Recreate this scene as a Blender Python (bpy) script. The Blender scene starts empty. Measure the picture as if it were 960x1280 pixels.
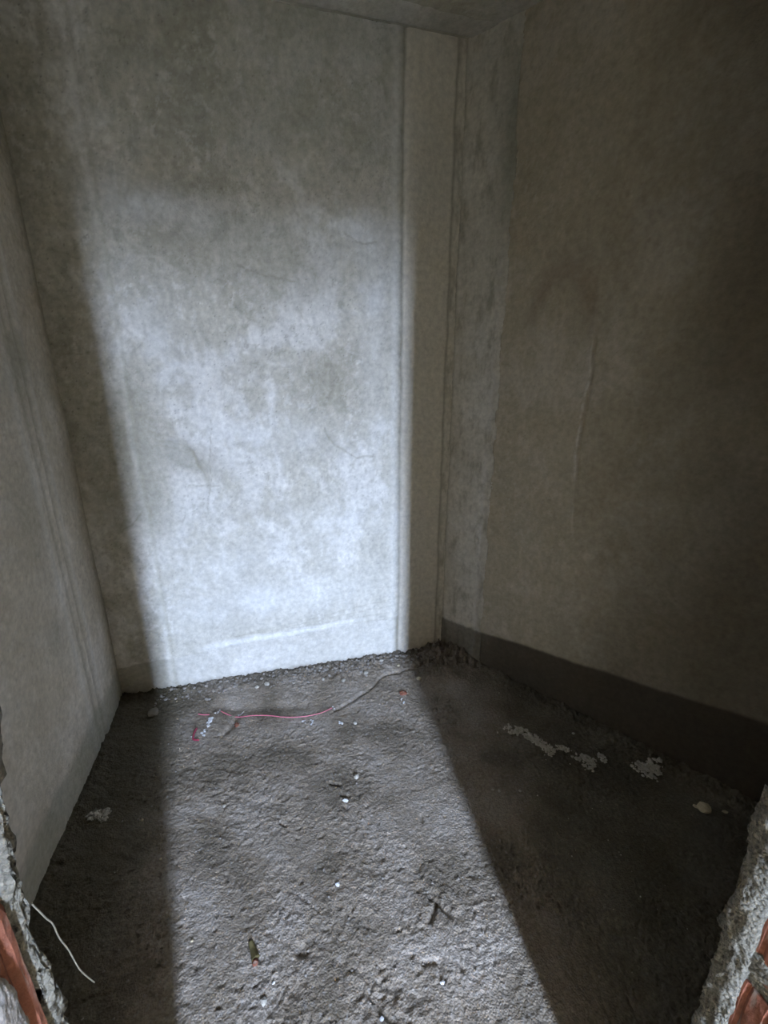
import bpy, math, random
import numpy as np
from mathutils import Vector, Matrix

random.seed(7)
S = bpy.context.scene
C = S.collection

# ------------------------------------------------------------------ camera
# room axes: +X along the back wall, +Y into the room, camera standing in the doorway
CAM_Z, F_PX, PITCH, YAW = 1.5, 555.0, math.radians(17.2), math.radians(14.5)
cd = bpy.data.cameras.new('camera')
cam = bpy.data.objects.new('camera', cd)
C.objects.link(cam)
cd.sensor_fit = 'VERTICAL'
cd.sensor_height = 24.0
cd.lens = 24.0 * F_PX / 1280.0
cd.clip_start = 0.02
cam.location = (0, 0, CAM_Z)
cam.rotation_euler = (math.pi / 2 - PITCH, 0, -YAW)
S.camera = cam

# ------------------------------------------------------------------ light: overcast sky behind a narrow window
w = bpy.data.worlds.new('sky')
S.world = w
w.use_nodes = True
wn = w.node_tree
wn.nodes.clear()
wo = wn.nodes.new('ShaderNodeOutputWorld')
bg = wn.nodes.new('ShaderNodeBackground')
bg.inputs['Color'].default_value = (0.70, 0.86, 1.15, 1)
SKY = 650.0
wn.links.new(bg.outputs[0], wo.inputs[0])
# overcast sky: the zenith three times as bright as the horizon
_tc = wn.nodes.new('ShaderNodeTexCoord'); _sx = wn.nodes.new('ShaderNodeSeparateXYZ'); _mr = wn.nodes.new('ShaderNodeMapRange')
_mr.inputs['From Min'].default_value = 0.0; _mr.inputs['From Max'].default_value = 1.0
_mr.inputs['To Min'].default_value = SKY / 3; _mr.inputs['To Max'].default_value = SKY
wn.links.new(_tc.outputs['Generated'], _sx.inputs[0]); wn.links.new(_sx.outputs['Z'], _mr.inputs['Value'])
wn.links.new(_mr.outputs[0], bg.inputs['Strength'])

WX0, WX1, WZ0, WZ1, WY = 0.33, 0.57, 0.25, 2.50, -2.60      # the window that lights the place
pl = bpy.data.lights.new('window_daylight', 'AREA')
pl.shape = 'RECTANGLE'
pl.size, pl.size_y = WX1 - WX0, WZ1 - WZ0
pl.cycles.is_portal = True
po = bpy.data.objects.new('window_daylight', pl)
C.objects.link(po)
po.location = ((WX0 + WX1) / 2, WY - 0.08, (WZ0 + WZ1) / 2)
po.rotation_euler = (math.pi / 2, 0, 0)                       # emits towards +Y

S.view_settings.view_transform = 'Standard'
S.view_settings.look = 'None'
S.view_settings.gamma = 1.0
S.view_settings.use_curve_mapping = False
S.view_settings.exposure = 0.0
S.cycles.use_denoising = True
S.cycles.max_bounces = 10
S.cycles.diffuse_bounces = 7

# ------------------------------------------------------------------ pixel rays and room planes (only used to take measurements)
def ray(px, py):
    dx, dy = px - 480.0, 640.0 - py
    fwd = F_PX * math.cos(PITCH) + dy * math.sin(PITCH)
    up = dy * math.cos(PITCH) - F_PX * math.sin(PITCH)
    c, s = math.cos(YAW), math.sin(YAW)
    return np.array([dx * c + fwd * s, -dx * s + fwd * c, up])

HX0, HY1, HZ = -0.775, 2.05, 2.75                 # left wall x, back wall y, ceiling z
CB = (0.862, HY1)                                  # inner corner of back wall
CC = (1.005, 1.865)                                # end of the narrow corner strip
CD = (CC[0] + 0.60 * 1.72, CC[1] - 1.72)           # near end of the right wall

def on_floor(px, py):
    r = ray(px, py); s = -CAM_Z / r[2]
    return float(r[0] * s), float(r[1] * s)

def on_back(px, py):
    r = ray(px, py); s = HY1 / r[1]
    return float(r[0] * s), float(CAM_Z + r[2] * s)

def on_left(px, py):
    r = ray(px, py); s = HX0 / r[0]
    return float(r[1] * s), float(CAM_Z + r[2] * s)

def on_line(px, py, A, B):                         # distance along A->B, height
    r = ray(px, py)
    ex, ey = B[0] - A[0], B[1] - A[1]
    L = math.hypot(ex, ey); ex /= L; ey /= L
    M = np.array([[r[0], -ex], [r[1], -ey]])
    s, t = np.linalg.solve(M, np.array([A[0], A[1]]))
    return float(t), float(CAM_Z + r[2] * s)

# ------------------------------------------------------------------ numpy noise
def perlin(x, y, seed=0):
    rs = np.random.RandomState(seed)
    g = rs.rand(256, 256).astype(np.float32) * 2 * np.pi
    gx, gy = np.cos(g), np.sin(g)
    x0 = np.floor(x).astype(int); y0 = np.floor(y).astype(int)
    fx, fy = x - x0, y - y0
    u = fx * fx * fx * (fx * (fx * 6 - 15) + 10); v = fy * fy * fy * (fy * (fy * 6 - 15) + 10)
    def d(ix, iy, ax, ay):
        return gx[ix & 255, iy & 255] * ax + gy[ix & 255, iy & 255] * ay
    a = d(x0, y0, fx, fy); b = d(x0 + 1, y0, fx - 1, fy)
    c = d(x0, y0 + 1, fx, fy - 1); e = d(x0 + 1, y0 + 1, fx - 1, fy - 1)
    return (a + (b - a) * u + (c - a) * v + (a - b - c + e) * u * v) * 1.5

def fbm(x, y, octs=5, seed=0, gain=0.5):
    t = 0.0; a = 1.0; n = 0.0; f = 1.0
    for i in range(octs):
        t = t + a * perlin(x * f + 17.3 * i, y * f - 9.1 * i, seed + i); n += a; a *= gain; f *= 2.03
    return t / n

def sstep(a, b, x):
    t = np.clip((x - a) / (b - a), 0, 1)
    return t * t * (3 - 2 * t)

def gauss(d, r):
    return np.exp(-(d / r) ** 2)

def seg_dist(x, y, pts):
    D = np.full(np.shape(x), 1e9)
    for (ax, ay), (bx, by) in zip(pts[:-1], pts[1:]):
        ex, ey = bx - ax, by - ay
        t = np.clip(((x - ax) * ex + (y - ay) * ey) / (ex * ex + ey * ey), 0, 1)
        D = np.minimum(D, np.hypot(x - ax - t * ex, y - ay - t * ey))
    return D

def blob(x, y, cx, cy, rx, ry, ang=0.0):
    c, s = math.cos(ang), math.sin(ang)
    dx, dy = x - cx, y - cy
    return np.exp(-((dx * c + dy * s) / rx) ** 2 - ((-dx * s + dy * c) / ry) ** 2)

# ------------------------------------------------------------------ materials
def mat(name, col=(0.5, 0.5, 0.5), rough=0.9, attr=False, fine=60.0, amt=0.25, bump=0.0015, bscale=120.0, spec=0.2, metal=0.0, lump=0.0):
    m = bpy.data.materials.new(name)
    m.use_nodes = True
    nt = m.node_tree; N = nt.nodes; L = nt.links
    b = N['Principled BSDF']
    b.inputs['Roughness'].default_value = rough
    b.inputs['Metallic'].default_value = metal
    b.inputs['Specular IOR Level'].default_value = spec
    tc = N.new('ShaderNodeTexCoord')
    n1 = N.new('ShaderNodeTexNoise'); n1.inputs['Scale'].default_value = fine
    n1.inputs['Detail'].default_value = 6; n1.inputs['Roughness'].default_value = 0.65
    L.new(tc.outputs['Object'], n1.inputs['Vector'])
    mr = N.new('ShaderNodeMapRange')
    mr.inputs['From Min'].default_value = 0.25; mr.inputs['From Max'].default_value = 0.75
    mr.inputs['To Min'].default_value = 1 - amt; mr.inputs['To Max'].default_value = 1 + amt
    L.new(n1.outputs['Fac'], mr.inputs['Value'])
    mx = N.new('ShaderNodeVectorMath'); mx.operation = 'SCALE'
    if attr:
        at = N.new('ShaderNodeAttribute'); at.attribute_name = 'tone'
        L.new(at.outputs['Color'], mx.inputs[0])
    else:
        mx.inputs[0].default_value = col[:3]
    L.new(mr.outputs[0], mx.inputs['Scale'])
    L.new(mx.outputs[0], b.inputs['Base Color'])
    if bump:
        n2 = N.new('ShaderNodeTexNoise'); n2.inputs['Scale'].default_value = bscale
        n2.inputs['Detail'].default_value = 5; n2.inputs['Roughness'].default_value = 0.6
        L.new(tc.outputs['Object'], n2.inputs['Vector'])
        bp = N.new('ShaderNodeBump'); bp.inputs['Distance'].default_value = bump
        bp.inputs['Strength'].default_value = 1.0
        L.new(n2.outputs['Fac'], bp.inputs['Height'])
        if lump:
            vo = N.new('ShaderNodeTexVoronoi'); vo.inputs['Scale'].default_value = lump
            L.new(tc.outputs['Object'], vo.inputs['Vector'])
            sb = N.new('ShaderNodeMath'); sb.operation = 'MULTIPLY_ADD'; sb.inputs[1].default_value = -0.8
            L.new(vo.outputs['Distance'], sb.inputs[0]); L.new(n2.outputs['Fac'], sb.inputs[2])
            L.new(sb.outputs[0], bp.inputs['Height'])
        L.new(bp.outputs[0], b.inputs['Normal'])
    return m

M_wall = mat('cement_plaster', attr=True, fine=45, amt=0.2, bump=0.002, bscale=120)
M_floor = mat('rough_mortar_floor', attr=True, fine=90, amt=0.28, bump=0.0034, bscale=260, rough=0.85, lump=170)
M_dull = mat('grey_cement', (0.56, 0.49, 0.365), fine=8, amt=0.2, bump=0.002, bscale=60)
M_mortar = mat('crumbly_mortar', (0.17, 0.16, 0.135), fine=150, amt=0.55, bump=0.005, bscale=220, lump=190)
M_brick = mat('red_clay', (0.19, 0.072, 0.046), fine=35, amt=0.45, bump=0.002, bscale=120)
def scuffs(m):
    """pale scratches of lime and mortar dragged over the clay"""
    N = m.node_tree.nodes; L = m.node_tree.links
    tc = N.new('ShaderNodeTexCoord'); mp = N.new('ShaderNodeMapping'); mp.inputs['Rotation'].default_value = (0.7, 0, 0)
    mp.inputs['Scale'].default_value = (30, 110, 14)
    nz = N.new('ShaderNodeTexNoise'); nz.inputs['Scale'].default_value = 1.0; nz.inputs['Detail'].default_value = 5
    mr = N.new('ShaderNodeMapRange'); mr.inputs['From Min'].default_value = 0.55; mr.inputs['From Max'].default_value = 0.68
    mr.inputs['To Max'].default_value = 0.75
    mx = N.new('ShaderNodeMixRGB'); mx.inputs[2].default_value = (0.27, 0.24, 0.21, 1)
    b = N['Principled BSDF']; src = b.inputs['Base Color'].links[0].from_socket
    L.new(tc.outputs['Object'], mp.inputs[0]); L.new(mp.outputs[0], nz.inputs['Vector']); L.new(nz.outputs['Fac'], mr.inputs['Value'])
    L.new(mr.outputs[0], mx.inputs[0]); L.new(src, mx.inputs[1]); L.new(mx.outputs[0], b.inputs['Base Color'])
scuffs(M_brick)
M_chip = mat('pale_plaster_chip', (0.44, 0.415, 0.37), fine=90, amt=0.2, bump=0.001, bscale=200)
M_lime = mat('old_lime', (0.24, 0.225, 0.215), fine=60, amt=0.35, bump=0.002, bscale=120)
M_white = mat('white_foam_bit', (0.62, 0.63, 0.66), fine=90, amt=0.08, bump=0.001, bscale=200)
M_beige = mat('beige_stone', (0.55, 0.48, 0.34), fine=60, amt=0.2, bump=0.001, bscale=150)
M_stone = mat('grey_stone', (0.26, 0.24, 0.22), fine=60, amt=0.3, bump=0.002, bscale=150)
M_pink = mat('pink_insulation', (0.66, 0.17, 0.25), fine=60, amt=0.1, bump=0, rough=0.45, spec=0.5)
M_maroon = mat('maroon_plastic', (0.26, 0.03, 0.06), fine=60, amt=0.2, bump=0, rough=0.5, spec=0.5)
M_twig = mat('bleached_twig', (0.15, 0.135, 0.11), fine=80, amt=0.2, bump=0.0005, bscale=300)
M_leaf = mat('olive_scrap', (0.12, 0.10, 0.045), fine=60, amt=0.2, bump=0.0005)
M_frame = mat('window_wood', (0.30, 0.22, 0.14), fine=20, amt=0.2, bump=0.0005)
M_ground = mat('outdoor_ground', (0.20, 0.18, 0.15), fine=2, amt=0.3, bump=0.01, bscale=8)

# ------------------------------------------------------------------ builders
def link_mesh(name, verts, faces, m, parent=None, smooth=True):
    me = bpy.data.meshes.new(name)
    me.from_pydata([tuple(v) for v in verts], [], faces)
    me.update()
    if smooth:
        me.polygons.foreach_set('use_smooth', [True] * len(me.polygons))
    me.materials.append(m)
    o = bpy.data.objects.new(name, me)
    C.objects.link(o)
    if parent is not None:
        o.parent = parent
    return o

def structure(o, label=None):
    o['kind'] = 'structure'
    if label: o['label'] = label
    return o

def tag(o, label, cat, group=None, kind=None):
    o['label'] = label; o['category'] = cat
    if group: o['group'] = group
    if kind: o['kind'] = kind
    return o

def grid_slab(name, O, ea, eb, n, la, lb, step, fn, m, thick=0.12, parent=None):
    """Displaced front sheet with real thickness. fn(a, b) -> (offset along n, rgb)"""
    na, nb = max(2, int(round(la / step)) + 1), max(2, int(round(lb / step)) + 1)
    a = np.linspace(0, la, na); b = np.linspace(0, lb, nb)
    A, B = np.meshgrid(a, b, indexing='ij')
    d, rgb = fn(A, B)
    O, ea, eb, n = [np.array(t, float) for t in (O, ea, eb, n)]
    P = O + A[..., None] * ea + B[..., None] * eb + d[..., None] * n
    P = P.reshape(-1, 3)
    idx = np.arange(na * nb).reshape(na, nb)
    q = np.stack([idx[:-1, :-1], idx[1:, :-1], idx[1:, 1:], idx[:-1, 1:]], -1).reshape(-1, 4)
    if np.dot(np.cross(ea, eb), n) < 0: q = q[:, ::-1]
    ring = np.concatenate([idx[:, 0], idx[-1, 1:], idx[-2::-1, -1], idx[0, -2:0:-1]])
    R = P[ring] - n * thick
    base = len(P)
    V = np.vstack([P, R])
    k = len(ring); j = np.arange(k); j2 = (j + 1) % k
    side = np.stack([ring[j], base + j, base + j2, ring[j2]], -1)
    if np.dot(np.cross(ea, eb), n) < 0: side = side[:, ::-1]
    allq = np.vstack([q, side])
    me = bpy.data.meshes.new(name)
    nq = len(allq)
    me.vertices.add(len(V)); me.vertices.foreach_set('co', V.ravel())
    me.loops.add(nq * 4 + k); 
    back = (base + j)
    if np.dot(np.cross(ea, eb), n) < 0: pass
    else: back = back[::-1]
    me.loops.foreach_set('vertex_index', np.concatenate([allq.ravel(), back]).astype(np.int32))
    me.polygons.add(nq + 1)
    me.polygons.foreach_set('loop_start', np.append(np.arange(nq) * 4, nq * 4).astype(np.int32))
    me.polygons.foreach_set('loop_total', np.append(np.full(nq, 4), k).astype(np.int32))
    sm = np.zeros(nq + 1, bool); sm[:len(q)] = True
    me.polygons.foreach_set('use_smooth', sm)
    me.update(calc_edges=True); me.validate()
    col = np.ones((len(V), 4), np.float32) * 0.4
    col[:len(P), :3] = rgb.reshape(-1, 3)
    at = me.color_attributes.new('tone', 'FLOAT_COLOR', 'POINT')
    at.data.foreach_set('color', col.ravel())
    me.materials.append(m)
    o = bpy.data.objects.new(name, me)
    C.objects.link(o)
    if parent is not None: o.parent = parent
    return o, (a, b, d)

def box(name, x0, x1, y0, y1, z0, z1, m, parent=None, bevel=0.0):
    v = [(x, y, z) for x in (x0, x1) for y in (y0, y1) for z in (z0, z1)]
    f = [(0, 1, 3, 2), (4, 6, 7, 5), (0, 4, 5, 1), (2, 3, 7, 6), (0, 2, 6, 4), (1, 5, 7, 3)]
    return link_mesh(name, v, f, m, parent, smooth=False)

def multibox(name, boxes, m, parent=None):
    v, f = [], []
    for (x0, x1, y0, y1, z0, z1) in boxes:
        k = len(v)
        v += [(x, y, z) for x in (x0, x1) for y in (y0, y1) for z in (z0, z1)]
        f += [tuple(k + i for i in t) for t in [(0, 1, 3, 2), (4, 6, 7, 5), (0, 4, 5, 1), (2, 3, 7, 6), (0, 2, 6, 4), (1, 5, 7, 3)]]
    return link_mesh(name, v, f, m, parent, smooth=False)

def mixc(c1, c2, t):
    t = np.clip(t, 0, 1)[..., None]
    return c1 * (1 - t) + np.array(c2) * t

LIGHT = (0.66, 0.64, 0.605)
MID = (0.51, 0.485, 0.42)
DARK = (0.30, 0.28, 0.22)
GREEN = (0.29, 0.285, 0.225)

def plaster_tone(a, b, seed):
    """mottled trowelled cement"""
    wa = a + 0.06 * fbm(a * 3, b * 3, 4, seed + 50); wb = b + 0.06 * fbm(a * 3 + 9, b * 3, 4, seed + 60)
    big = fbm(wa * 2.2, wb * 1.6, 6, seed, 0.6)
    med = fbm(wa * 7, wb * 5, 6, seed + 7, 0.65)
    fin = fbm(a * 60, b * 60, 4, seed + 13, 0.7)
    col = np.ones(a.shape + (3,)) * np.array(MID)
    col = mixc(col, LIGHT, sstep(-0.02, 0.30, big + 0.5 * med))
    col = mixc(col, DARK, sstep(0.02, 0.42, -big + 0.5 * med) * 0.8)
    blot = sstep(0.12, 0.20, med + 0.25 * fin)                    # crisp-edged patches of skim
    col = mixc(col, LIGHT, blot * 0.25)
    crk = fbm(wa * 26, wb * 20, 5, seed + 17, 0.72)               # ragged trowel drag and lime bloom
    zone = sstep(-0.15, 0.25, fbm(a * 2.6 + 4, b * 2.6, 4, seed + 19))
    col = mixc(col, (0.74, 0.73, 0.71), sstep(0.10, 0.22, crk) * zone * 0.45)
    col = mixc(col, DARK, sstep(0.10, 0.25, -crk) * (1 - 0.6 * zone) * 0.45)
    drag = fbm(wa * 34 + wb * 5, wb * 5 - wa * 3, 4, seed + 23)
    col *= (1 + 0.22 * fin + 0.12 * drag + 0.22 * med)[..., None]
    pit = sstep(0.52, 0.62, fbm(a * 85, b * 85, 2, seed + 31))
    col *= (1 - 0.45 * pit)[..., None]
    return col, med, fin, pit

# ------------------------------------------------------------------ back wall
def f_back(a, b):
    x = a + HX0 - 0.12; z = b - 0.06
    col, med, fin, pit = plaster_tone(x, z, 100)
    d = 0.004 * fbm(x * 3, z * 3, 4, 140) + 0.0012 * fbm(x * 25, z * 25, 4, 150) - 0.0012 * pit
    wx = x + 0.02 * fbm(x * 9, z * 9, 4, 160); wz = z + 0.03 * fbm(x * 9 + 4, z * 9, 4, 170)
    def pb(px, py, rx, ry, ang=0.0):
        cx, cz = on_back(px, py)
        return blob(wx, wz, cx, cz, rx, ry, ang)
    edge = 0.55 + 0.45 * sstep(-0.15, 0.15, med)
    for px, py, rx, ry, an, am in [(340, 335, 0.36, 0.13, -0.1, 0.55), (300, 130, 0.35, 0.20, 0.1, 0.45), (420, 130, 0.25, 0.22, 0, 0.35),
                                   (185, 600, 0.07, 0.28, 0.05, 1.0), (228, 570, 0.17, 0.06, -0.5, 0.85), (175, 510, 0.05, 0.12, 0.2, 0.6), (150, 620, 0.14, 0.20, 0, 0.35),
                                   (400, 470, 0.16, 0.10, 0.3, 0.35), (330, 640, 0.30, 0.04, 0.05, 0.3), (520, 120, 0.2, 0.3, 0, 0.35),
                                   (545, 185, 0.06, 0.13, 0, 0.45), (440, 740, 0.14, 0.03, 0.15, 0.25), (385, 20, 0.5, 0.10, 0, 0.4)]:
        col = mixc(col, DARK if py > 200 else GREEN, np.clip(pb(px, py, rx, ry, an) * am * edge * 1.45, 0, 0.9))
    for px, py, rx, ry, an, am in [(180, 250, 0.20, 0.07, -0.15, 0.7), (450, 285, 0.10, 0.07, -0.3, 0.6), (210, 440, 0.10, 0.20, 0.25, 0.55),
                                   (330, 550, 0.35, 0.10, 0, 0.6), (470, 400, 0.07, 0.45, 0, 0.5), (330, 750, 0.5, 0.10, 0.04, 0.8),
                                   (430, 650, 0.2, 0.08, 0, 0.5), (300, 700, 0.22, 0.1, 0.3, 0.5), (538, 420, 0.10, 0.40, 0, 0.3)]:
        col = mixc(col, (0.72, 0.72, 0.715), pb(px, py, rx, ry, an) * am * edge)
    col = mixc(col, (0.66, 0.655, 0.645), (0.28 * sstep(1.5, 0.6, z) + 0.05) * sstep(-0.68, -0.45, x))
    # trowel arcs and scratches, cut shallow
    def stroke(pts, wdt, dep, dark):
        nonlocal col, d
        P = [on_back(*p) for p in pts]
        g = gauss(seg_dist(wx, wz, P), wdt)
        d = d + dep * g
        col = mixc(col, DARK if dark > 0 else LIGHT, g * abs(dark))
    stroke([(405, 535), (420, 556), (445, 570), (468, 570)], 0.006, -0.0015, 0.5)
    for k in range(5):
        stroke([(175 + 6 * k, 520 + 9 * k), (205 + 8 * k, 528 + 10 * k), (232 + 6 * k, 552 + 9 * k), (250 + 3 * k, 585 + 8 * k)], 0.006, -0.0012, 0.28)
    stroke([(262, 525), (262, 640)], 0.0018, -0.001, 0.5)
    stroke([(230, 606), (275, 606)], 0.0018, -0.001, 0.5)
    for pts in ([(60, 315), (95, 322)], [(70, 440), (110, 441)], [(150, 665), (165, 655), (178, 640)], [(300, 330), (330, 345), (370, 350)], [(430, 290), (448, 304), (470, 300)]):
        stroke(pts, 0.004, -0.0015, 0.6)
    # lower smear where the smooth coat stops
    xl, xr = on_back(240, 818), on_back(490, 772)
    line = xl[1] + (x - xl[0]) / (xr[0] - xl[0]) * (xr[1] - xl[1]) + 0.012 * fbm(x * 9, z * 2, 3, 180)
    below = sstep(0.004, -0.004, z - line)
    d = d - 0.002 * below
    col = mixc(col, (0.55, 0.54, 0.52), below * 0.45)
    g = gauss(z - line - 0.02, 0.018) * sstep(-0.45, -0.3, x) * sstep(0.5, 0.2, x); d = d + 0.0015 * g; col = mixc(col, (0.74, 0.74, 0.74), g * 0.8)
    for k in range(4):
        q = line + 0.03 + 0.016 * k + 0.05 * (x - 0.1) * (k - 1.5) + 0.004 * fbm(x * 12, z * 0 + k, 2, 185 + k)
        col = mixc(col, DARK, gauss(z - q, 0.0035) * 0.22 * sstep(-0.4, -0.1, x))
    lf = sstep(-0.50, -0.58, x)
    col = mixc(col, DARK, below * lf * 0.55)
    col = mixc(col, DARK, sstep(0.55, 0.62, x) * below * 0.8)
    # dirty splashed foot of the wall
    col = mixc(col, (0.25, 0.23, 0.20), sstep(0.055, 0.0, z + 0.03 * fbm(x * 25, z * 25, 4, 190)) * 0.6)
    # ridge of the vertical plaster seam on the left
    xs = on_back(142, 420)[0] + 0.006 * fbm(z * 4, z * 0 + 3, 3, 200)
    g = gauss(x - xs, 0.012); ks = 0.35 + 0.65 * sstep(-.2, .3, fbm(z * 3, z * 0, 3, 205)); d = d + 0.0026 * g * sstep(2.25, 2.0, z) * ks; col = mixc(col, LIGHT, g * 0.3 * ks)
    g = gauss(x - xs - 0.022, 0.010); d = d - 0.002 * g; col = mixc(col, DARK, g * 0.35)
    # groove and flush smooth strip before the corner
    xa = on_back(503, 420)[0] + 0.008 * fbm(z * 3.1, z * 0 + 8, 4, 210)
    s = sstep(-0.005, 0.005, x - xa)
    d = d + s * 0.004 - 0.006 * gauss(x - xa, 0.010)
    col = mixc(col, DARK, gauss(x - xa - 0.002, 0.012) * 0.6)
    col = mixc(col, (0.80, 0.76, 0.69), s * 0.85)
    g = gauss(x - xa + 0.035, 0.02); col = mixc(col, (0.66, 0.65, 0.62), g * 0.6); d = d + 0.003 * g
    # seam near the corner line, broken edge
    xb = on_back(575, 300)[0] - 0.045 + 0.012 * fbm(z * 5, z * 0 + 1, 5, 220)
    g = gauss(x - xb, 0.006); d = d - 0.004 * g * sstep(1.9, 1.2, z); col = mixc(col, DARK, g * 0.7)
    rough = sstep(0.0, 0.01, x - xb)
    d = d + rough * 0.004 * fbm(x * 22, z * 14, 5, 230, 0.65)
    col = mixc(col, DARK, rough * sstep(-0.2, 0.4, fbm(x * 22, z * 7, 5, 240, 0.65)) * 0.55)
    return d, col

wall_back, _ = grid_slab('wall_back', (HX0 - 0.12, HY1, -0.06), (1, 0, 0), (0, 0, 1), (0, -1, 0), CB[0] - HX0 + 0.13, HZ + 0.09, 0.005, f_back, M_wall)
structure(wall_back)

# ------------------------------------------------------------------ left wall
def f_left(a, b):
    y = a + 0.10; z = b - 0.06
    col, med, fin, pit = plaster_tone(y, z, 300)
    d = 0.004 * fbm(y * 3, z * 3, 4, 340) + 0.0012 * fbm(y * 25, z * 25, 4, 350) - 0.001 * pit
    col = mixc(col, (0.66, 0.575, 0.475), 0.45 * sstep(2.4, 1.9, z))
    ys = on_left(60, 600)[0] + 0.006 * fbm(z * 4, z * 0, 3, 360)
    for off, am, w_ in ((0, -0.004, 0.008), (-0.05, -0.002, 0.010), (0.03, 0.003, 0.015), (-0.10, 0.002, 0.02)):
        g = gauss(y - ys - off, w_) * sstep(2.3, 1.9, z)
        d = d + am * g; col = mixc(col, DARK if am < 0 else LIGHT, g * 0.5)
    for px, py, rx, ry, am in [(20, 440, 0.10, 0.10, 0.6), (30, 640, 0.1, 0.2, 0.4), (70, 790, 0.06, 0.07, 0.5), (10, 900, 0.1, 0.1, 0.25), (60, 950, .12, .1, .3)]:
        cy, cz = on_left(px, py)
        col = mixc(col, DARK if am > 0.3 else LIGHT, blob(y + .03 * med, z + .03 * med, cy, cz, rx, ry) * am)
    band = sstep(0.03, -0.03, z - (0.16 + 0.04 * fbm(y * 4, z * 2, 4, 370)))
    col = mixc(col, (0.32, 0.32, 0.26), band * 0.6); d = d - 0.002 * band
    # darker towards the inner corner
    col = mixc(col, DARK, gauss(HY1 - y, 0.02) * 0.5)
    return d, col

wall_left, _ = grid_slab('wall_left', (HX0, 0.10, -0.06), (0, 1, 0), (0, 0, 1), (1, 0, 0), HY1 - 0.10 + 0.10, HZ + 0.09, 0.007, f_left, M_wall)
structure(wall_left)

# ------------------------------------------------------------------ corner strip between back and right wall
def unit(A, B):
    ex, ey = B[0] - A[0], B[1] - A[1]; L = math.hypot(ex, ey)
    return (ex / L, ey / L, 0), L
e1, L1 = unit(CB, CC)
n1 = (e1[1], -e1[0], 0)
if n1[0] * (0 - CB[0]) + n1[1] * (0 - CB[1]) < 0: n1 = (-n1[0], -n1[1], 0)

def f_strip(a, b):
    z = b - 0.06
    col, med, fin, pit = plaster_tone(a + 5, z, 400)
    r = fbm(a * 20, z * 7, 6, 410, 0.68)
    d = 0.009 * r * sstep(2.3, 1.9, z) + 0.0015 * fbm(a * 60, z * 60, 4, 420)
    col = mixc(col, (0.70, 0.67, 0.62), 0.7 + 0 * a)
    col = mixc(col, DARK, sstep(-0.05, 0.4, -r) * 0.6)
    d = d + 0.008 * gauss(a - L1 + 0.025, 0.02) * sstep(2.2, 1.8, z) * (1 + 0.8 * fbm(a * 5, z * 14, 4, 430))
    col = mixc(col, (0.60, 0.585, 0.56), gauss(a - L1 + 0.02, 0.016) * sstep(-.2, .3, fbm(a * 20, z * 25, 4, 431)) * 0.7)
    col = mixc(col, GREEN, blob(a, z, L1 - 0.0, 2.35, 0.07, 0.35) * 0.8)  # dark green shading painted in at the top, beside the right wall
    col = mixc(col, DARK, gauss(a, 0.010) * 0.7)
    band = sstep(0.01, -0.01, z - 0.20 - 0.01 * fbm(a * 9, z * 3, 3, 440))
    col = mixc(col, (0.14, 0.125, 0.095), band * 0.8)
    return d, col

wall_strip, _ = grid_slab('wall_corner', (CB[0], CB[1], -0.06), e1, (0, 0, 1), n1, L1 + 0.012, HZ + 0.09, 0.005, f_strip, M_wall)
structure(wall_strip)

# ------------------------------------------------------------------ right wall
e2, L2 = unit(CC, CD)
n2 = (e2[1], -e2[0], 0)
if n2[0] * (0 - CC[0]) + n2[1] * (0 - CC[1]) < 0: n2 = (-n2[0], -n2[1], 0)

def f_right(a, b):
    z = b - 0.06
    col, med, fin, pit = plaster_tone(a + 11, z, 500)
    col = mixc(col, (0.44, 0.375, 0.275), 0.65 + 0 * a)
    shade_mix = sstep(0.25, 1.0, a + 0.3 * fbm(a * 2, z * 1.2, 5, 505))  # shade painted into the wall colour, deepening towards the near end
    col = mixc(col, (0.13, 0.105, 0.07), shade_mix * 0.85)
    d = 0.005 * fbm(a * 3, z * 3, 4, 510) + 0.001 * fbm(a * 25, z * 25, 4, 520)
    P = [on_line(px, py, CC, CD) for px, py in [(774, 180), (762, 270), (750, 360), (741, 430), (738, 470), (730, 510), (722, 560), (719, 600), (716, 660)]]
    D = seg_dist(a + 0.006 * fbm(a * 20, z * 20, 3, 530), z, P)
    lo, hi = P[7][1], P[3][1]
    crumb = sstep(lo - 0.03, lo + 0.03, z) * sstep(hi + 0.04, hi - 0.04, z)
    g = gauss(D, 0.010)
    d = d + g * (0.003 + crumb * 0.005 * (1 + fbm(a * 60, z * 60, 4, 540)))
    col = mixc(col, (0.62, 0.59, 0.53), gauss(D, 0.007) * crumb * sstep(-0.3, 0.2, fbm(a * 40, z * 30, 3, 550)) * 0.9)
    P2 = [on_line(px, py, CC, CD) for px, py in [(790, 130), (778, 250), (768, 380)]]
    g = gauss(seg_dist(a, z, P2), 0.02); d = d + 0.002 * g
    c2 = on_line(700, 400, CC, CD)
    dd = np.hypot((a - c2[0]) / 0.13, (z - c2[1] + 0.10) / 0.28) + 0.12 * fbm(a * 8, z * 8, 4, 555)
    col = mixc(col, (0.30, 0.24, 0.185), gauss(dd - 1.0, 0.22) * sstep(-0.1, 0.1, z - c2[1] + 0.02) * 0.55)
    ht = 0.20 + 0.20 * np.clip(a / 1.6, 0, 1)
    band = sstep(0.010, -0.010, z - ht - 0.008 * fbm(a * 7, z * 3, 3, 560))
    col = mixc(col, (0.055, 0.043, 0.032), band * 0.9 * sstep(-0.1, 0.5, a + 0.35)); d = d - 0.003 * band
    return d, col

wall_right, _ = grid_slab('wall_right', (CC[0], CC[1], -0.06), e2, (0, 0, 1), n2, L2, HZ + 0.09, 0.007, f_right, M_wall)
structure(wall_right)

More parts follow.
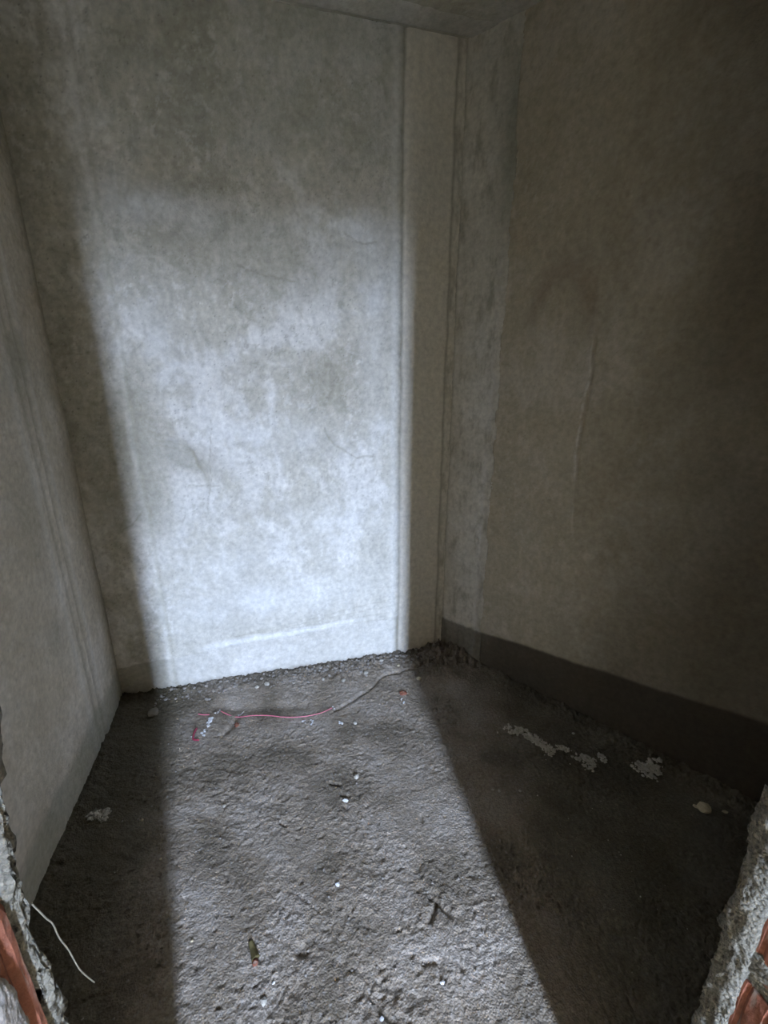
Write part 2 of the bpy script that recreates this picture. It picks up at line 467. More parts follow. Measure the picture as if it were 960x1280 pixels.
# ------------------------------------------------------------------ ceiling and its patched strip
def f_ceil(a, b):
    col, med, fin, pit = plaster_tone(a, b, 600)
    col = mixc(col, (0.36, 0.345, 0.29), 0.6 + 0 * a)
    d = 0.006 * fbm(a * 2, b * 2, 4, 610) + 0.001 * fbm(a * 20, b * 20, 3, 620)
    return d, col
ceiling, _ = grid_slab('ceiling', (HX0 - 0.1, 0.1, HZ), (1, 0, 0), (0, 1, 0), (0, 0, -1), 2.95, HY1, 0.012, f_ceil, M_wall)
structure(ceiling)

def f_cstrip(a, b):
    x = a + HX0
    col, med, fin, pit = plaster_tone(a, b, 640)
    col = mixc(col, (0.46, 0.45, 0.42), 0.6 + 0 * a)
    edge = 0.165 - 0.03 * a + 0.02 * fbm(a * 6, b * 0, 4, 650)
    d = 0.004 * sstep(edge, edge - 0.03, b) + 0.002 * fbm(a * 14, b * 14, 4, 660) - 0.006 * gauss(b - 0.006, 0.010) - 0.014 * sstep(edge - 0.01, edge + 0.02, b)
    col = mixc(col, (0.14, 0.135, 0.11), gauss(b + 0.004 * fbm(a * 9, b * 0, 3, 670), 0.016))
    return d, col
cs, _ = grid_slab('trim_1', (HX0, HY1, HZ), (1, 0, 0), (0, -1, 0), (0, 0, -1), 1.74, 0.20, 0.006, f_cstrip, M_wall, thick=0.03)
structure(cs, 'lighter band of plaster daubed along the ceiling above the back wall')

# ------------------------------------------------------------------ floor
FX0, FY0, FLX, FLY = HX0 - 0.05, 0.12, 2.85, HY1 + 0.05 - 0.12
crack1 = [on_floor(*p) for p in [(560, 822), (520, 836), (478, 846), (462, 862), (440, 876), (420, 888)]]
trench = [on_floor(*p) for p in [(270, 884), (300, 886), (340, 884), (380, 882)]]
dark_cut = [on_floor(*p) for p in [(300, 893), (290, 908), (278, 920)]]
dents = [([(538, 1122), (546, 1128), (538, 1150)], 0.009, 0.012), ([(546, 1128), (562, 1143)], 0.008, 0.012),
         ([(538, 1115), (548, 1120)], 0.008, 0.008),
         ([(530, 1203), (548, 1200), (554, 1222)], 0.008, 0.011), ([(315, 1180), (319, 1197)], 0.010, 0.012),
         ([(413, 979), (424, 982)], 0.007, 0.010), ([(441, 961), (444, 967)], 0.007, 0.009), ([(428, 994), (436, 996)], 0.008, 0.010),
         ([(279, 1000), (280, 1006)], 0.007, 0.010), ([(283, 1093), (284, 1101)], 0.005, 0.008), ([(430, 1008), (434, 1012)], 0.007, 0.009),
         ([(372, 1118), (398, 1140)], 0.004, 0.004),
         ([(476, 1262), (492, 1278)], 0.008, 0.010), ([(350, 1028), (356, 1032)], 0.006, 0.008), ([(526, 1020), (528, 1028)], 0.006, 0.007),
         ([(575, 1205), (578, 1212)], 0.007, 0.008), ([(602, 1160), (606, 1165)], 0.005, 0.006), ([(375, 1190), (382, 1193)], 0.009, 0.008)]
dents_m = [([on_floor(*p) for p in P], w_, dp) for P, w_, dp in dents]

def f_floor(a, b):
    x = a + FX0; y = b + FY0
    wx = x + 0.02 * fbm(x * 8, y * 8, 3, 700); wy = y + 0.02 * fbm(x * 8 + 5, y * 8, 3, 705)
    big = fbm(x * 2.2, y * 2.2, 4, 710)
    med = fbm(wx * 9, wy * 9, 5, 720, 0.6)
    sm = fbm(wx * 34, wy * 40, 4, 730, 0.65)
    gr = fbm(wx * 95, wy * 95, 3, 740, 0.6)
    rid = 1 - np.abs(fbm(wx * 16, wy * 18, 4, 750, 0.6)) * 3
    roughness = sstep(-0.35, 0.25, fbm(x * 3 + 3, y * 3, 3, 760)) * 0.6 + 0.5
    h = 0.005 * big + 0.0045 * med + roughness * (0.0032 * sm + 0.0032 * gr) + 0.0010 * np.clip(rid, 0, 1)
    lumps = np.clip(fbm(wx * 55, wy * 55, 2, 770) - 0.18, 0, 1)
    h = h + 0.008 * lumps * roughness
    pits = np.clip(fbm(wx * 42 + 7, wy * 42, 2, 780) - 0.32, 0, 1)
    h = h - 0.016 * pits
    # scraped diagonal strokes near the pink wire
    s = sstep(0.8, 0.3, np.hypot(x + 0.55, y - 1.6))
    h = h + 0.004 * s * fbm((x * 0.5 + y) * 30, (x - y * 0.6) * 6, 3, 790)
    # heaped spoil along the walls
    dl = x - HX0; db = HY1 - y
    heap = 0.020 * gauss(db, 0.05) + 0.012 * gauss(db - 0.10, 0.07) * sstep(-0.4, 0.5, x) + 0.010 * gauss(dl, 0.05)
    cx, cy = (x - CC[0]), (y - CC[1])
    dr = -(cx * n2[0] + cy * n2[1]) * -1
    heap = heap + 0.020 * gauss(dr, 0.07) + 0.03 * blob(x, y, 0.86, 1.97, 0.13, 0.10)
    h = h + heap * (1 + 1.3 * fbm(x * 30, y * 30, 5, 800, 0.65))
    D = seg_dist(x + 0.010 * fbm(x * 30, y * 30, 3, 810), y + 0.010 * fbm(x * 30 + 3, y * 30, 3, 811), crack1)
    h = h - 0.011 * gauss(D, 0.008) * (1 + fbm(x * 30, y * 30, 3, 812))
    D = seg_dist(x, y, trench); h = h - 0.014 * gauss(D, 0.030)
    D = seg_dist(x, y, dark_cut); h = h - 0.012 * gauss(D, 0.012)
    for P, w_, dp in dents_m:
        D = seg_dist(x, y, P)
        h = h - dp * gauss(D + 0.004 * sm, w_ * 0.8)
    for px, py, rr, dp in [(470, 1245, 0.075, 0.012), (520, 1250, 0.03, 0.008), (380, 1185, 0.03, 0.008), (430, 1205, 0.04, 0.006), (350, 1250, 0.05, 0.006)]:
        c = on_floor(px, py); q = blob(x, y, c[0], c[1], rr, rr * 0.6) 
        h = h + q * (-dp * 0.5 + dp * 1.6 * fbm(wx * 38, wy * 38, 4, 815, 0.6))
    n = fbm(x * 5, y * 5, 5, 820)
    col = np.ones(x.shape + (3,)) * np.array((0.265, 0.225, 0.182))
    col = mixc(col, (0.34, 0.30, 0.26), sstep(0.0, 0.35, n + 0.4 * gr))
    col = mixc(col, (0.12, 0.10, 0.075), sstep(0.0, 0.4, -n + 0.2 * med) * 0.6)
    col = mixc(col, (0.33, 0.32, 0.31), sstep(0.28, 0.42, fbm(x * 80, y * 80, 3, 830)) * 0.5)
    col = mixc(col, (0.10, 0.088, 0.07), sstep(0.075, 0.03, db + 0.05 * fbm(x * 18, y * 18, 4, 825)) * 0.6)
    shade_mix = np.clip(sstep(0.25, 0.8, x - 0.25 * y) + sstep(-0.35, -0.65, x), 0, 1)  # painted shade: floor colour darkened on both sides of the lit middle
    col = mixc(col, (0.085, 0.076, 0.052), shade_mix * 0.75)
    col = mixc(col, (0.075, 0.062, 0.036), sstep(-0.40, -0.62, x + 0.03 * med) * 0.5)  # further shade painted into the left side of the floor
    return h, col

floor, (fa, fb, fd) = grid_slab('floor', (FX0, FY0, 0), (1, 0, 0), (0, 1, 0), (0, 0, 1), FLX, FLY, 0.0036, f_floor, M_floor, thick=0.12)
structure(floor)

def fz(x, y):
    i = int(np.clip(round((x - FX0) / (fa[1] - fa[0])), 1, len(fa) - 2)); j = int(np.clip(round((y - FY0) / (fb[1] - fb[0])), 1, len(fb) - 2))
    return float(fd[i - 1:i + 2, j - 1:j + 2].mean())

# ------------------------------------------------------------------ front wall with the rough brick opening
JL, JR, LZ = -0.212, 0.567, 2.06                    # jamb faces and underside of the lintel
YLo, YLi, YRo, YRi = 0.150, 0.303, 0.145, 0.290     # outer / inner faces left and right
front = multibox('wall_front', [(-1.12, JL - 0.19, YLo, YLi - 0.018, -0.1, 2.82), (JR + 0.19, 2.35, YRo, YRi - 0.018, -0.1, 2.82),
                                (JL - 0.19, JR + 0.19, YRo, YLi - 0.018, LZ, 2.82)], M_dull)
structure(front)

def jag_coat(name, x_edge, sgn, y0, y1, seed, zmin=-0.05, zmax=2.06, lip=0.0, wide=0.5, bulge=0.0):
    """crumbling cement render on the room side; its broken edge shows round the jamb. sgn: +1 edge grows towards +X"""
    nz = int((zmax - zmin) / 0.006); z = np.linspace(zmin, zmax, nz)
    prof = []      # cross-section rings going round the broken edge
    steps = 9
    V = []
    for j in range(steps):
        t = j / (steps - 1)
        yy = y0 + (y1 - y0) * t
        rag = fbm(z * 22 + j * 0.13, z * 0 + j * 0.55, 5, seed, 0.6)
        big = fbm(z * 7, z * 0 + 2.2 + j * 0.04, 3, seed + 20)
        fn = fbm(z * 90, z * 0 + j * 1.9, 3, seed + 30)
        out = lip * math.sin(math.pi * (0.15 + 0.7 * t)) + 0.009 * rag + 0.010 * big + 0.004 * fn + bulge * sstep(1.09, 1.16, z)
        V.append(np.stack([x_edge + sgn * out, yy + 0.005 * fbm(z * 30, z * 0 + j, 3, seed + 40) - 0.004 * t, z], -1))
    far = x_edge - sgn * wide
    V.append(np.stack([np.full(nz, far), np.full(nz, y1), z], -1))
    V.insert(0, np.stack([np.full(nz, x_edge - sgn * 0.05), np.full(nz, y0), z], -1))
    P = np.array(V); r = len(V)
    idx = np.arange(r * nz).reshape(r, nz)
    q = np.stack([idx[:-1, :-1], idx[1:, :-1], idx[1:, 1:], idx[:-1, 1:]], -1).reshape(-1, 4)
    o = link_mesh(name, P.reshape(-1, 3), [tuple(int(i) for i in f) for f in q], M_mortar, front)
    return o
jag_coat('plaster_edge', JL - 0.002, 1, YLi - 0.012, YLi + 0.003, 900, lip=0.003, wide=1.0, bulge=0.009)
jag_coat('plaster_edge', JR, -1, YRi - 0.036, YRi + 0.003, 950, lip=0.006, wide=1.7)

def brick_mesh(sgn, width, depth, height, seed):
    """hollow clay block end: fine vertical grooves on the face that looks into the opening"""
    rs = np.random.RandomState(seed)
    ny, nz = 25, 14
    y = np.linspace(0, depth, ny); z = np.linspace(0, height, nz)
    Y, Z = np.meshgrid(y, z, indexing='ij')
    groove = -0.0035 * (np.abs(((Y / depth * 4.0) % 1.0) - 0.5) < 0.12)
    X = groove + 0.0012 * fbm(Y * 60, Z * 60, 3, seed)
    X[0, :] -= 0.004; X[-1, :] -= 0.004; X[:, 0] -= 0.004; X[:, -1] -= 0.004
    P = np.stack([sgn * X, Y, Z], -1).reshape(-1, 3)
    idx = np.arange(ny * nz).reshape(ny, nz)
    q = np.stack([idx[:-1, :-1], idx[1:, :-1], idx[1:, 1:], idx[:-1, 1:]], -1).reshape(-1, 4)
    ring = np.concatenate([idx[:, 0], idx[-1, 1:], idx[-2::-1, -1], idx[0, -2:0:-1]])
    R = P[ring].copy(); R[:, 0] = -sgn * width
    k = len(ring); base = len(P); j = np.arange(k); j2 = (j + 1) % k
    side = np.stack([ring[j], base + j, base + j2, ring[j2]], -1)
    faces = [tuple(int(i) for i in f) for f in np.vstack([q, side])] + [tuple(int(base + i) for i in range(k))]
    me = bpy.data.meshes.new('brick')
    me.from_pydata([tuple(v) for v in np.vstack([P, R])], [], faces); me.update()
    me.materials.append(M_brick)
    return me

bl = [brick_mesh(1, 0.17, 0.130, 0.185, s) for s in (1, 2, 3)]
br = [brick_mesh(-1, 0.17, 0.108, 0.185, s) for s in (4, 5, 6)]
def put_bricks(x, y, meshes, z_start, sg):
    z = z_start; k = 0
    while z < 2.0:
        o = bpy.data.objects.new('brick', meshes[k % 3]); C.objects.link(o)
        o.location = (x + sg * random.uniform(-0.003, 0.001), y + random.uniform(-0.002, 0.002), z)
        o.rotation_euler = (0, random.uniform(-0.01, 0.01), 0)
        o.parent = front
        z += 0.207; k += 1
put_bricks(JL + 0.004, YLo + 0.008, bl, 0.955 - 4 * 0.207, 1)
put_bricks(JR + 0.006, YRo + 0.008, br, 0.752 - 3 * 0.207 - 0.02, -1)
# mortar core behind and between the blocks
def mortar_bed(x, sgn, y0, y1, seed):
    z = np.linspace(-0.05, LZ, 330); y = np.linspace(y0, y1, 22)
    Y, Z = np.meshgrid(y, z, indexing='ij')
    X = x + sgn * (0.004 * fbm(Y * 40, Z * 40, 4, seed) + 0.002)
    P = np.stack([X, Y, Z], -1)
    B = P.copy(); B[..., 0] = x - sgn * 0.188
    idx = np.arange(len(y) * len(z)).reshape(len(y), len(z))
    q = np.stack([idx[:-1, :-1], idx[1:, :-1], idx[1:, 1:], idx[:-1, 1:]], -1).reshape(-1, 4)
    n = idx.size
    ring = np.concatenate([idx[:, 0], idx[-1, 1:], idx[-2::-1, -1], idx[0, -2:0:-1]])
    k = len(ring); j = np.arange(k); j2 = (j + 1) % k
    side = np.stack([ring[j], n + j, n + j2, ring[j2]], -1)
    Vv = np.vstack([P.reshape(-1, 3), B.reshape(-1, 3)[ring]])
    return link_mesh('mortar_joint', Vv, [tuple(int(i) for i in f) for f in np.vstack([q, side])], M_mortar, front)
mortar_bed(JL - 0.014, 1, YLo + 0.002, YLi - 0.02, 71)
mortar_bed(JR + 0.014, -1, YRo + 0.002, YRi - 0.02, 72)

# mortar squeezed over the blocks, as in the photograph
def patch(name, x, sgn, cy, cz, ry, rz, thick, m, seed, label=None):
    ny, nz = 30, 60
    a = np.linspace(-1, 1, ny); b = np.linspace(-1, 1, nz)
    A, B = np.meshgrid(a, b, indexing='ij')
    r = np.hypot(A, B) + 0.28 * fbm(A * 2.2, B * 3.5, 4, seed)
    h = thick * sstep(1.0, 0.55, r) * (1 + 0.5 * fbm(A * 6, B * 9, 4, seed + 5)) - 0.010 * sstep(0.85, 1.1, r)
    P = np.stack([x + sgn * h, cy + A * ry, cz + B * rz], -1)
    idx = np.arange(ny * nz).reshape(ny, nz)
    q = np.stack([idx[:-1, :-1], idx[1:, :-1], idx[1:, 1:], idx[:-1, 1:]], -1).reshape(-1, 4)
    o = link_mesh(name, P.reshape(-1, 3), [tuple(int(i) for i in f) for f in q], m, front)
    if label: o['label'] = label
    return o
def on_jamb(px, py, X):
    r = ray(px, py); s = X / r[0]
    return float(r[1] * s), float(CAM_Z + r[2] * s)
cy, cz = on_jamb(18, 1240, JL)
patch('lime_smear', JL + 0.004, 1, cy - 0.014, cz - 0.02, 0.012, 0.07, 0.0015, M_lime, 31, 'white lime smear down the left brick')
cy, cz = on_jamb(10, 1070, JL)
patch('mortar_daub', JL + 0.004, 1, cy - 0.012, cz + 0.12, 0.045, 0.075, 0.006, M_mortar, 33)
cy, cz = on_jamb(950, 1065, JR)
patch('mortar_daub', JR + 0.006, -1, cy - 0.01, cz + 0.03, 0.035, 0.05, 0.006, M_mortar, 35)
cy, cz = on_jamb(930, 1195, JR)
patch('mortar_daub', JR + 0.007, -1, cy, cz, 0.045, 0.022, 0.003, M_mortar, 37)

# ------------------------------------------------------------------ the space behind the camera: bare room with one narrow window
AX0, AX1 = -0.95, 1.70
def sbox(name, *a):
    return structure(box(name, *a))
sbox('floor.001', AX0 - 0.12, AX1 + 0.12, WY - 0.2, 0.13, -0.12, 0.0, M_dull)
sbox('ceiling.001', AX0 - 0.12, AX1 + 0.12, WY - 0.2, 0.15, 2.72, 2.85, M_dull)
sbox('wall_side', AX0 - 0.12, AX0, WY - 0.2, 0.18, 0.0, 2.72, M_dull)
sbox('wall_side.001', AX1, AX1 + 0.12, WY - 0.2, 0.18, 0.0, 2.72, M_dull)
ww = multibox('wall_window', [(AX0, WX0, WY - 0.2, WY, 0, 2.72), (WX1, AX1, WY - 0.2, WY, 0, 2.72),
                              (WX0, WX1, WY - 0.2, WY, 0, WZ0), (WX0, WX1, WY - 0.2, WY, WZ1, 2.72)], M_dull)
structure(ww)
wf = multibox('window_1', [(WX0, WX0 + 0.03, WY - 0.14, WY - 0.09, WZ0, WZ1), (WX1 - 0.03, WX1, WY - 0.14, WY - 0.09, WZ0, WZ1),
                           (WX0, WX1, WY - 0.14, WY - 0.09, WZ0, WZ0 + 0.03), (WX0, WX1, WY - 0.14, WY - 0.09, WZ1 - 0.03, WZ1)], M_frame)
structure(wf)
sbox('ground', -30, 30, -40, WY - 0.21, -0.5, -0.35, M_ground)

# ------------------------------------------------------------------ small things on the floor
def pebble_data(r, seed, flat=0.6, rough=0.25, sub=1):
    import bmesh
    rs = random.Random(seed)
    bm = bmesh.new(); bmesh.ops.create_icosphere(bm, subdivisions=sub, radius=1.0)
    ax = (rs.uniform(0.8, 1.25), rs.uniform(0.7, 1.1), flat * rs.uniform(0.8, 1.2))
    ang = rs.uniform(0, 6.28); c, s = math.cos(ang), math.sin(ang)
    for v in bm.verts:
        k = 1 + rs.uniform(-rough, rough)
        x, y, z = v.co.x * ax[0] * k, v.co.y * ax[1] * k, v.co.z * ax[2] * k
        v.co = Vector(((x * c - y * s) * r, (x * s + y * c) * r, z * r))
    V = [v.co.copy() for v in bm.verts]; F = [tuple(v.index for v in f.verts) for f in bm.faces]
    bm.free()
    return V, F

def px_size(px, py):
    r = ray(px, py); s = -CAM_Z / r[2]
    return float(s)                                  # metres per pixel, across the view

def pebble(name, px, py, wpx, m, label, cat, group=None, flat=0.6, rough=0.25, seed=None, sub=1, tilt=0):
    x, y = on_floor(px, py); r = wpx * 0.5 * px_size(px, py)
    V, F = pebble_data(r, seed if seed is not None else int(px * 7 + py), flat, rough, sub)
    o = link_mesh(name, V, F, m, smooth=False)
    o.location = (x, y, fz(x, y) + r * flat * 0.45)
    o.rotation_euler = (tilt, 0, 0)
    return tag(o, label, cat, group)

def crumbs(name, pts_px, half_w, n, rmin, rmax, m, label, seed):
    """a spill of crushed plaster: nobody could count it"""
    rs = random.Random(seed); V, F = [], []
    P = [on_floor(*p) for p in pts_px]
    base = Vector((P[0][0], P[0][1], 0))
    for i in range(n):
        k = rs.random() * (len(P) - 1); j = min(int(k), len(P) - 2); t = k - j
        x = P[j][0] * (1 - t) + P[j + 1][0] * t; y = P[j][1] * (1 - t) + P[j + 1][1] * t
        ang = rs.uniform(0, 6.28); q = half_w * math.sqrt(rs.random())
        x += q * math.cos(ang); y += q * math.sin(ang)
        r = rs.uniform(rmin, rmax) * (1.0 if rs.random() < 0.85 else 1.7)
        v, f = pebble_data(r, rs.randrange(10**6), 0.7, 0.3, 1)
        o = len(V); z = fz(x, y) + r * 0.4 + rs.random() ** 3 * 0.006
        V += [Vector((a.x + x - base.x, a.y + y - base.y, a.z + z)) for a in v]
        F += [tuple(o + q_ for q_ in t_) for t_ in f]
    ob = link_mesh(name, V, F, m, smooth=False)
    ob.location = (base.x, base.y, 0)
    return tag(ob, label, 'plaster crumbs', 'spills of crushed plaster', 'stuff')

crumbs('plaster_crumbs', [(636, 912), (655, 916), (668, 924), (682, 934), (688, 942)], 0.026, 300, 0.0028, 0.0062, M_chip, 'long spill of grey plaster crumbs on the dark floor, largest of the spills', 1)
crumbs('plaster_crumbs', [(698, 934), (710, 938)], 0.014, 50, 0.0026, 0.0055, M_chip, 'small dab of plaster crumbs touching the tail of the long spill', 2)
crumbs('plaster_crumbs', [(720, 946), (738, 950), (735, 960)], 0.024, 120, 0.0028, 0.0060, M_chip, 'middle clump of plaster crumbs, between the long spill and the round one', 3)
crumbs('plaster_crumbs', [(750, 944), (756, 952)], 0.012, 36, 0.0028, 0.0055, M_chip, 'tiny tuft of plaster crumbs beside the middle clump', 4)
crumbs('plaster_crumbs', [(792, 954), (806, 966), (818, 958), (816, 973)], 0.028, 120, 0.0030, 0.0085, M_chip, 'round loose spill of coarse plaster crumbs, farthest along towards the dark side', 5)
crumbs('plaster_crumbs', [(114, 1022), (122, 1018), (134, 1016), (128, 1024)], 0.016, 110, 0.0026, 0.0060, M_chip, 'square spill of plaster crumbs on the floor by the left wall', 6)
crumbs('plaster_crumbs', [(119, 1012), (121, 1019)], 0.006, 24, 0.0024, 0.0045, M_mortar, 'pointed tip of crumbs above the square spill by the left wall', 7)

# loose grit all over the lit floor and along the foot of the back wall
def grit(name, n, region, rmin, rmax, m, label, seed):
    rs = random.Random(seed); V, F = [], []
    while n > 0:
        x, y = region(rs)
        r = rmin + (rmax - rmin) * rs.random() ** 3
        v, f = pebble_data(r, rs.randrange(10**6), 0.7, 0.3, 0 if False else 1)
        o = len(V); z = fz(x, y) + r * 0.35
        V += [Vector((a.x + x, a.y + y, a.z + z)) for a in v]; F += [tuple(o + q for q in t) for t in f]
        n -= 1
    return tag(link_mesh(name, V, F, m, smooth=False), label, 'grit', None, 'stuff')
grit('grit', 560, lambda q: (q.uniform(-0.62, 0.85), max(1.90, HY1 - 0.015 - abs(q.gauss(0, 0.045)))), 0.0020, 0.0105, M_stone, 'line of broken grey grit heaped along the foot of the back wall', 11)
grit('grit', 900, lambda q: (q.uniform(-0.6, 0.75), q.uniform(0.5, 1.88)), 0.0010, 0.0042, M_stone, 'scattered grey sand grains over the lit middle of the floor', 12)
grit('grit', 60, lambda q: (q.uniform(0.77, 1.1), q.uniform(0.5, 1.8)), 0.0010, 0.0032, M_chip, 'sprinkle of tiny pale specks of plaster on the shaded floor by the right wall', 13)

def tube(name, pts, r0, r1, m, sides=8, parent=None):
    pts = [Vector(p) for p in pts]
    # Catmull-Rom resample
    Q = []
    for i in range(len(pts) - 1):
        p0, p1, p2, p3 = pts[max(i - 1, 0)], pts[i], pts[i + 1], pts[min(i + 2, len(pts) - 1)]
        for k in range(8):
            t = k / 8
            Q.append(0.5 * ((2 * p1) + (p2 - p0) * t + (2 * p0 - 5 * p1 + 4 * p2 - p3) * t * t + (3 * p1 - p0 - 3 * p2 + p3) * t ** 3))
    Q.append(pts[-1])
    V, F = [], []
    for i, p in enumerate(Q):
        d = (Q[min(i + 1, len(Q) - 1)] - Q[max(i - 1, 0)]).normalized()
        a = d.orthogonal().normalized() if i == 0 else (a - d * a.dot(d)).normalized()
        b = d.cross(a); r = r0 + (r1 - r0) * i / (len(Q) - 1)
        for k in range(sides):
            t = 2 * math.pi * k / sides
            V.append(p + (a * math.cos(t) + b * math.sin(t)) * r)
    n = len(Q)
    for i in range(n - 1):
        for k in range(sides):
            k2 = (k + 1) % sides
            F.append((i * sides + k, i * sides + k2, (i + 1) * sides + k2, (i + 1) * sides + k))
    F.append(tuple(range(sides))[::-1]); F.append(tuple((n - 1) * sides + k for k in range(sides)))
    return link_mesh(name, V, F, m, parent)

def floor_path(pts, lift=0.004):
    out = []
    for px, py in pts:
        x, y = on_floor(px, py); out.append((x, y, fz(x, y) + lift))
    return out

P = floor_path([(276, 889), (283, 893), (296, 896), (315, 896), (335, 896), (355, 898), (375, 897), (392, 894), (404, 891), (415, 886)], 0.006)
tag(tube('wire', P, 0.0018, 0.0016, M_pink), 'long pink wire lying across the floor in front of the back wall', 'wire')
P = floor_path([(248, 894), (254, 895), (262, 895)], 0.006)
tag(tube('wire', P, 0.0022, 0.002, M_pink), 'short dark pink wire end lying above the white shreds', 'wire')
P = floor_path([(246, 913), (243, 919), (242, 926), (249, 927)], 0.007)
tag(tube('plastic_shred', P, 0.005, 0.004, M_maroon), 'curled maroon plastic shred beside the white shreds', 'scrap')
P = floor_path([(298, 894), (301, 892), (305, 889)], 0.008)
tag(tube('straw', P, 0.0016, 0.001, M_white), 'tiny white sliver crossing the pink wire near its left end', 'scrap')

def flake(name, px, py, wpx, hpx, m, label, cat, n=7, seed=0, group=None, z=0.004):
    """crumpled thin flake: several facets with thickness"""
    rs = random.Random(seed); x, y = on_floor(px, py); s = px_size(px, py)
    V, F = [], []
    for i in range(n):
        r = s * wpx * rs.uniform(0.16, 0.26)
        v, f = pebble_data(r, rs.randrange(10**6), 0.4, 0.35, 1)
        o = len(V)
        ox, oy = rs.uniform(-.42, .42) * wpx * s, rs.uniform(-.42, .42) * hpx * s * 1.8
        V += [Vector((a.x + ox, a.y + oy, a.z + abs(rs.gauss(0, .002)) * 0 + r * .3)) for a in v]
        F += [tuple(o + q for q in t) for t in f]
    ob = link_mesh(name, V, F, m, smooth=False)
    ob.location = (x, y, fz(x, y) + z)
    return tag(ob, label, cat, group)

flake('white_shred', 259, 905, 11, 10, M_white, 'largest crumpled white shred below the short pink wire end', 'scrap', 9, 1)
flake('white_shred', 253, 918, 8, 8, M_white, 'narrow white shred beside the curled maroon shred', 'scrap', 6, 2)
flake('white_shred', 241, 924, 5, 4, M_white, 'small white shred at the foot of the curled maroon shred', 'scrap', 4, 3)
flake('white_shred', 271, 892, 5, 4, M_white, 'white bit at the left tip of the long pink wire, lower one', 'scrap', 4, 4)
flake('white_shred', 275, 886, 3, 4, M_white, 'white bit at the left tip of the long pink wire, upper one', 'scrap', 3, 5)
flake('white_shred', 381, 903, 6, 4, M_white, 'white flake just below the pink wire, left of a touching pair', 'scrap', 4, 6)
flake('white_shred', 389, 903, 6, 7, M_white, 'white flake just below the pink wire, right of a touching pair', 'scrap', 6, 7)
flake('white_shred', 427, 904, 7, 5, M_white, 'white flake past the right end of the pink wire', 'scrap', 5, 8)
flake('white_shred', 418, 884, 5, 5, M_white, 'white flake at the right tip of the pink wire', 'scrap', 5, 9)
flake('white_shred', 503, 877, 6, 6, M_white, 'white flake by the shadow edge below the corner crack', 'scrap', 5, 10)
pebble('pebble', 444, 904, 5, M_chip, 'pale pebble right of the last white flake beyond the wire', 'stone')
pebble('pebble', 523, 850, 8, M_beige, 'beige pebble in the shade below the rubble at the room corner', 'stone', flat=0.7)
pebble('pebble', 504, 867, 12, M_brick, 'reddish brick crumb just above the white flake by the shadow edge', 'stone', flat=0.4)
pebble('pebble', 498, 835, 5, M_beige, 'tan pebble on the rubble line near the room corner', 'stone')
for i, (px, py, sz, lb) in enumerate([(322, 860, 6, 'paler pebble of a pair at the foot of the back wall, above the wire'),
                                     (334, 857, 8, 'bigger white chunk at the foot of the back wall, above the wire'),
                                     (404, 851, 6, 'pale chip at the wall foot near the middle of the back wall'),
                                     (429, 853, 7, 'flat pale chip on the floor midway between wall and wire end'),
                                     (457, 844, 7, 'pale chip sitting at the bend of the floor crack'),
                                     (477, 829, 6, 'pale chip in the rubble where the lit wall ends'),
                                     (367, 855, 4, 'little pale chip at the wall foot right of the white chunk')]):
    pebble('plaster_chip', px, py, sz, M_chip, lb, 'plaster chip', flat=0.6, seed=40 + i)
pebble('pebble', 880, 1012, 15, M_beige, 'biggest beige stone alone in the dark right part of the floor', 'stone', flat=0.6, seed=5, sub=2, rough=0.08)
pebble('pebble', 869, 1008, 5, M_beige, 'tiny stone touching the biggest beige stone', 'stone', seed=6)
pebble('pebble', 906, 1016, 6, M_beige, 'small stone right of the biggest beige stone', 'stone', seed=8)
pebble('pebble', 932, 979, 6, M_beige, 'small stone behind the biggest beige stone, near the right wall', 'stone', seed=9)
pebble('pebble', 192, 892, 14, M_ground, 'dark grey lump of mortar in the left back corner', 'stone', flat=0.6, seed=10, sub=2, rough=0.12)
pebble('pebble', 178, 1026, 4, M_beige, 'pale pebble a step right of the square spill by the left wall', 'stone', seed=12)
pebble('pebble', 201, 1074, 4, M_beige, 'pale pebble in the left shade, nearer than the square spill', 'stone', seed=13)
pebble('pebble', 240, 1176, 4, M_beige, 'pale pebble in the left shade, nearest to the doorway', 'stone', seed=14)
pebble('pebble', 622, 916, 3, M_chip, 'speck of plaster left of the long crumb spill', 'stone', seed=15)
pebble('pebble', 616, 987, 4, M_chip, 'first of two neighbouring pale specks below the long crumb spill', 'stone', seed=16)
pebble('pebble', 624, 989, 4, M_chip, 'second of two neighbouring pale specks below the long crumb spill', 'stone', seed=17)
pebble('pebble', 650, 989, 4, M_chip, 'lone pale speck right of the two neighbouring specks', 'stone', seed=18)
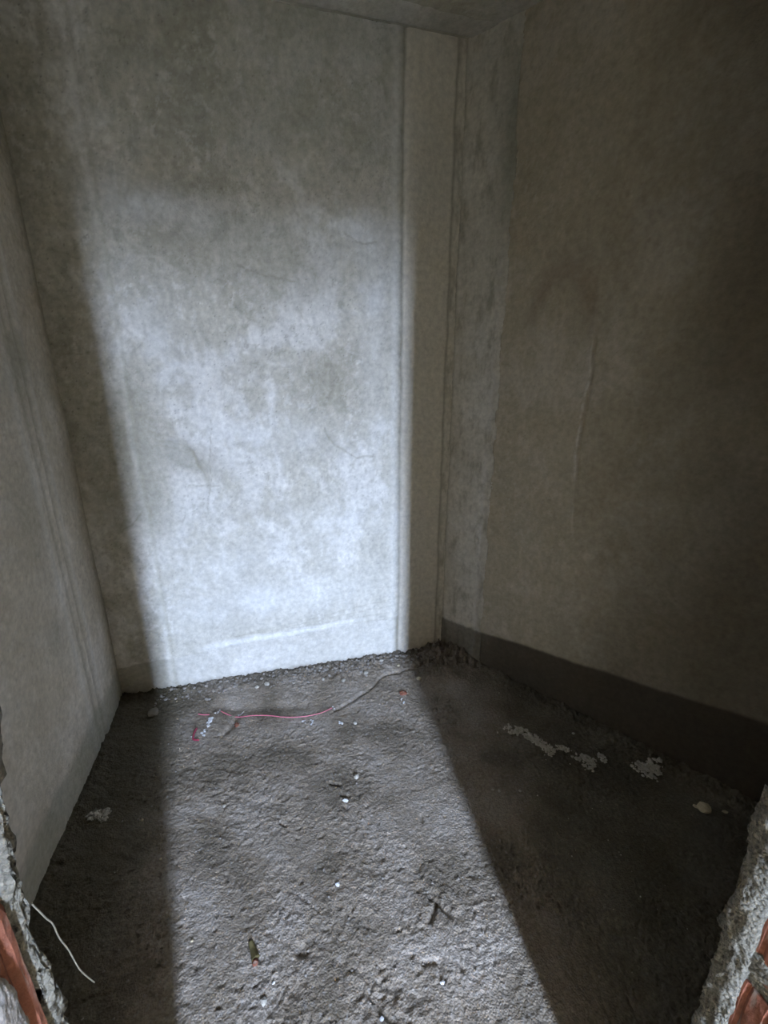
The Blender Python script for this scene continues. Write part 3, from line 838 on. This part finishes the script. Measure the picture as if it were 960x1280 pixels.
pebble('pebble', 717, 917, 4, M_chip, 'pale speck behind the middle clump of crumbs', 'stone', seed=19)
pebble('plaster_chip', 432, 1001, 6, M_white, 'bright white chip beside a hole in the middle of the lit floor', 'plaster chip', seed=20)
pebble('plaster_chip', 422, 1106, 7, M_white, 'bright white chip on the lit floor left of the three-toed dent', 'plaster chip', seed=21)
pebble('plaster_chip', 553, 1228, 6, M_white, 'white chip at the tip of the nearest dent', 'plaster chip', seed=22)
pebble('plaster_chip', 445, 972, 7, M_chip, 'pale chip beside a small pit, farther than the bright white chip', 'plaster chip', seed=23)
pebble('plaster_chip', 477, 1273, 5, M_white, 'glinting white chip at the doorway end of the lit floor', 'plaster chip', seed=24)
pebble('plaster_chip', 330, 1253, 9, M_chip, 'pale chip on the lit floor nearest the doorway, below the red shard', 'plaster chip', seed=25)
pebble('plaster_chip', 342, 1229, 4, M_white, 'small white chip just below and right of the red shard', 'plaster chip', seed=26)
pebble('plaster_chip', 280, 1007, 5, M_chip, 'pale chip beside a dark pit on the left of the lit floor', 'plaster chip', seed=27)
pebble('brick_shard', 319, 1204, 13, M_brick, 'red brick shard with an olive scrap poking up from its pit', 'brick shard', flat=0.45, seed=28)
pebble('brick_shard', 296, 906, 9, M_brick, 'thin orange brick sliver below the left end of the pink wire', 'brick shard', flat=0.3, seed=29)
P = floor_path([(313, 1177), (316, 1186), (320, 1199)], 0.004)
tag(tube('leaf_scrap', P, 0.006, 0.013, M_leaf), 'olive pointed scrap standing against the red brick shard', 'scrap')

# bleached straw caught in the broken plaster of the left jamb
def at_y(px, py, y):
    r = ray(px, py); s = y / r[1]
    return (float(r[0] * s), float(y), float(CAM_Z + r[2] * s))
tag(tube('straw', [at_y(40, 1130, 0.302), at_y(47, 1137, 0.305), at_y(58, 1148, 0.311), at_y(66, 1155, 0.315), at_y(74, 1172, 0.321), at_y(86, 1188, 0.325), at_y(100, 1212, 0.331), at_y(118, 1228, 0.34)], 0.00065, 0.0006, M_twig),
    'pale bent straw sticking out of the broken plaster of the doorway', 'straw')
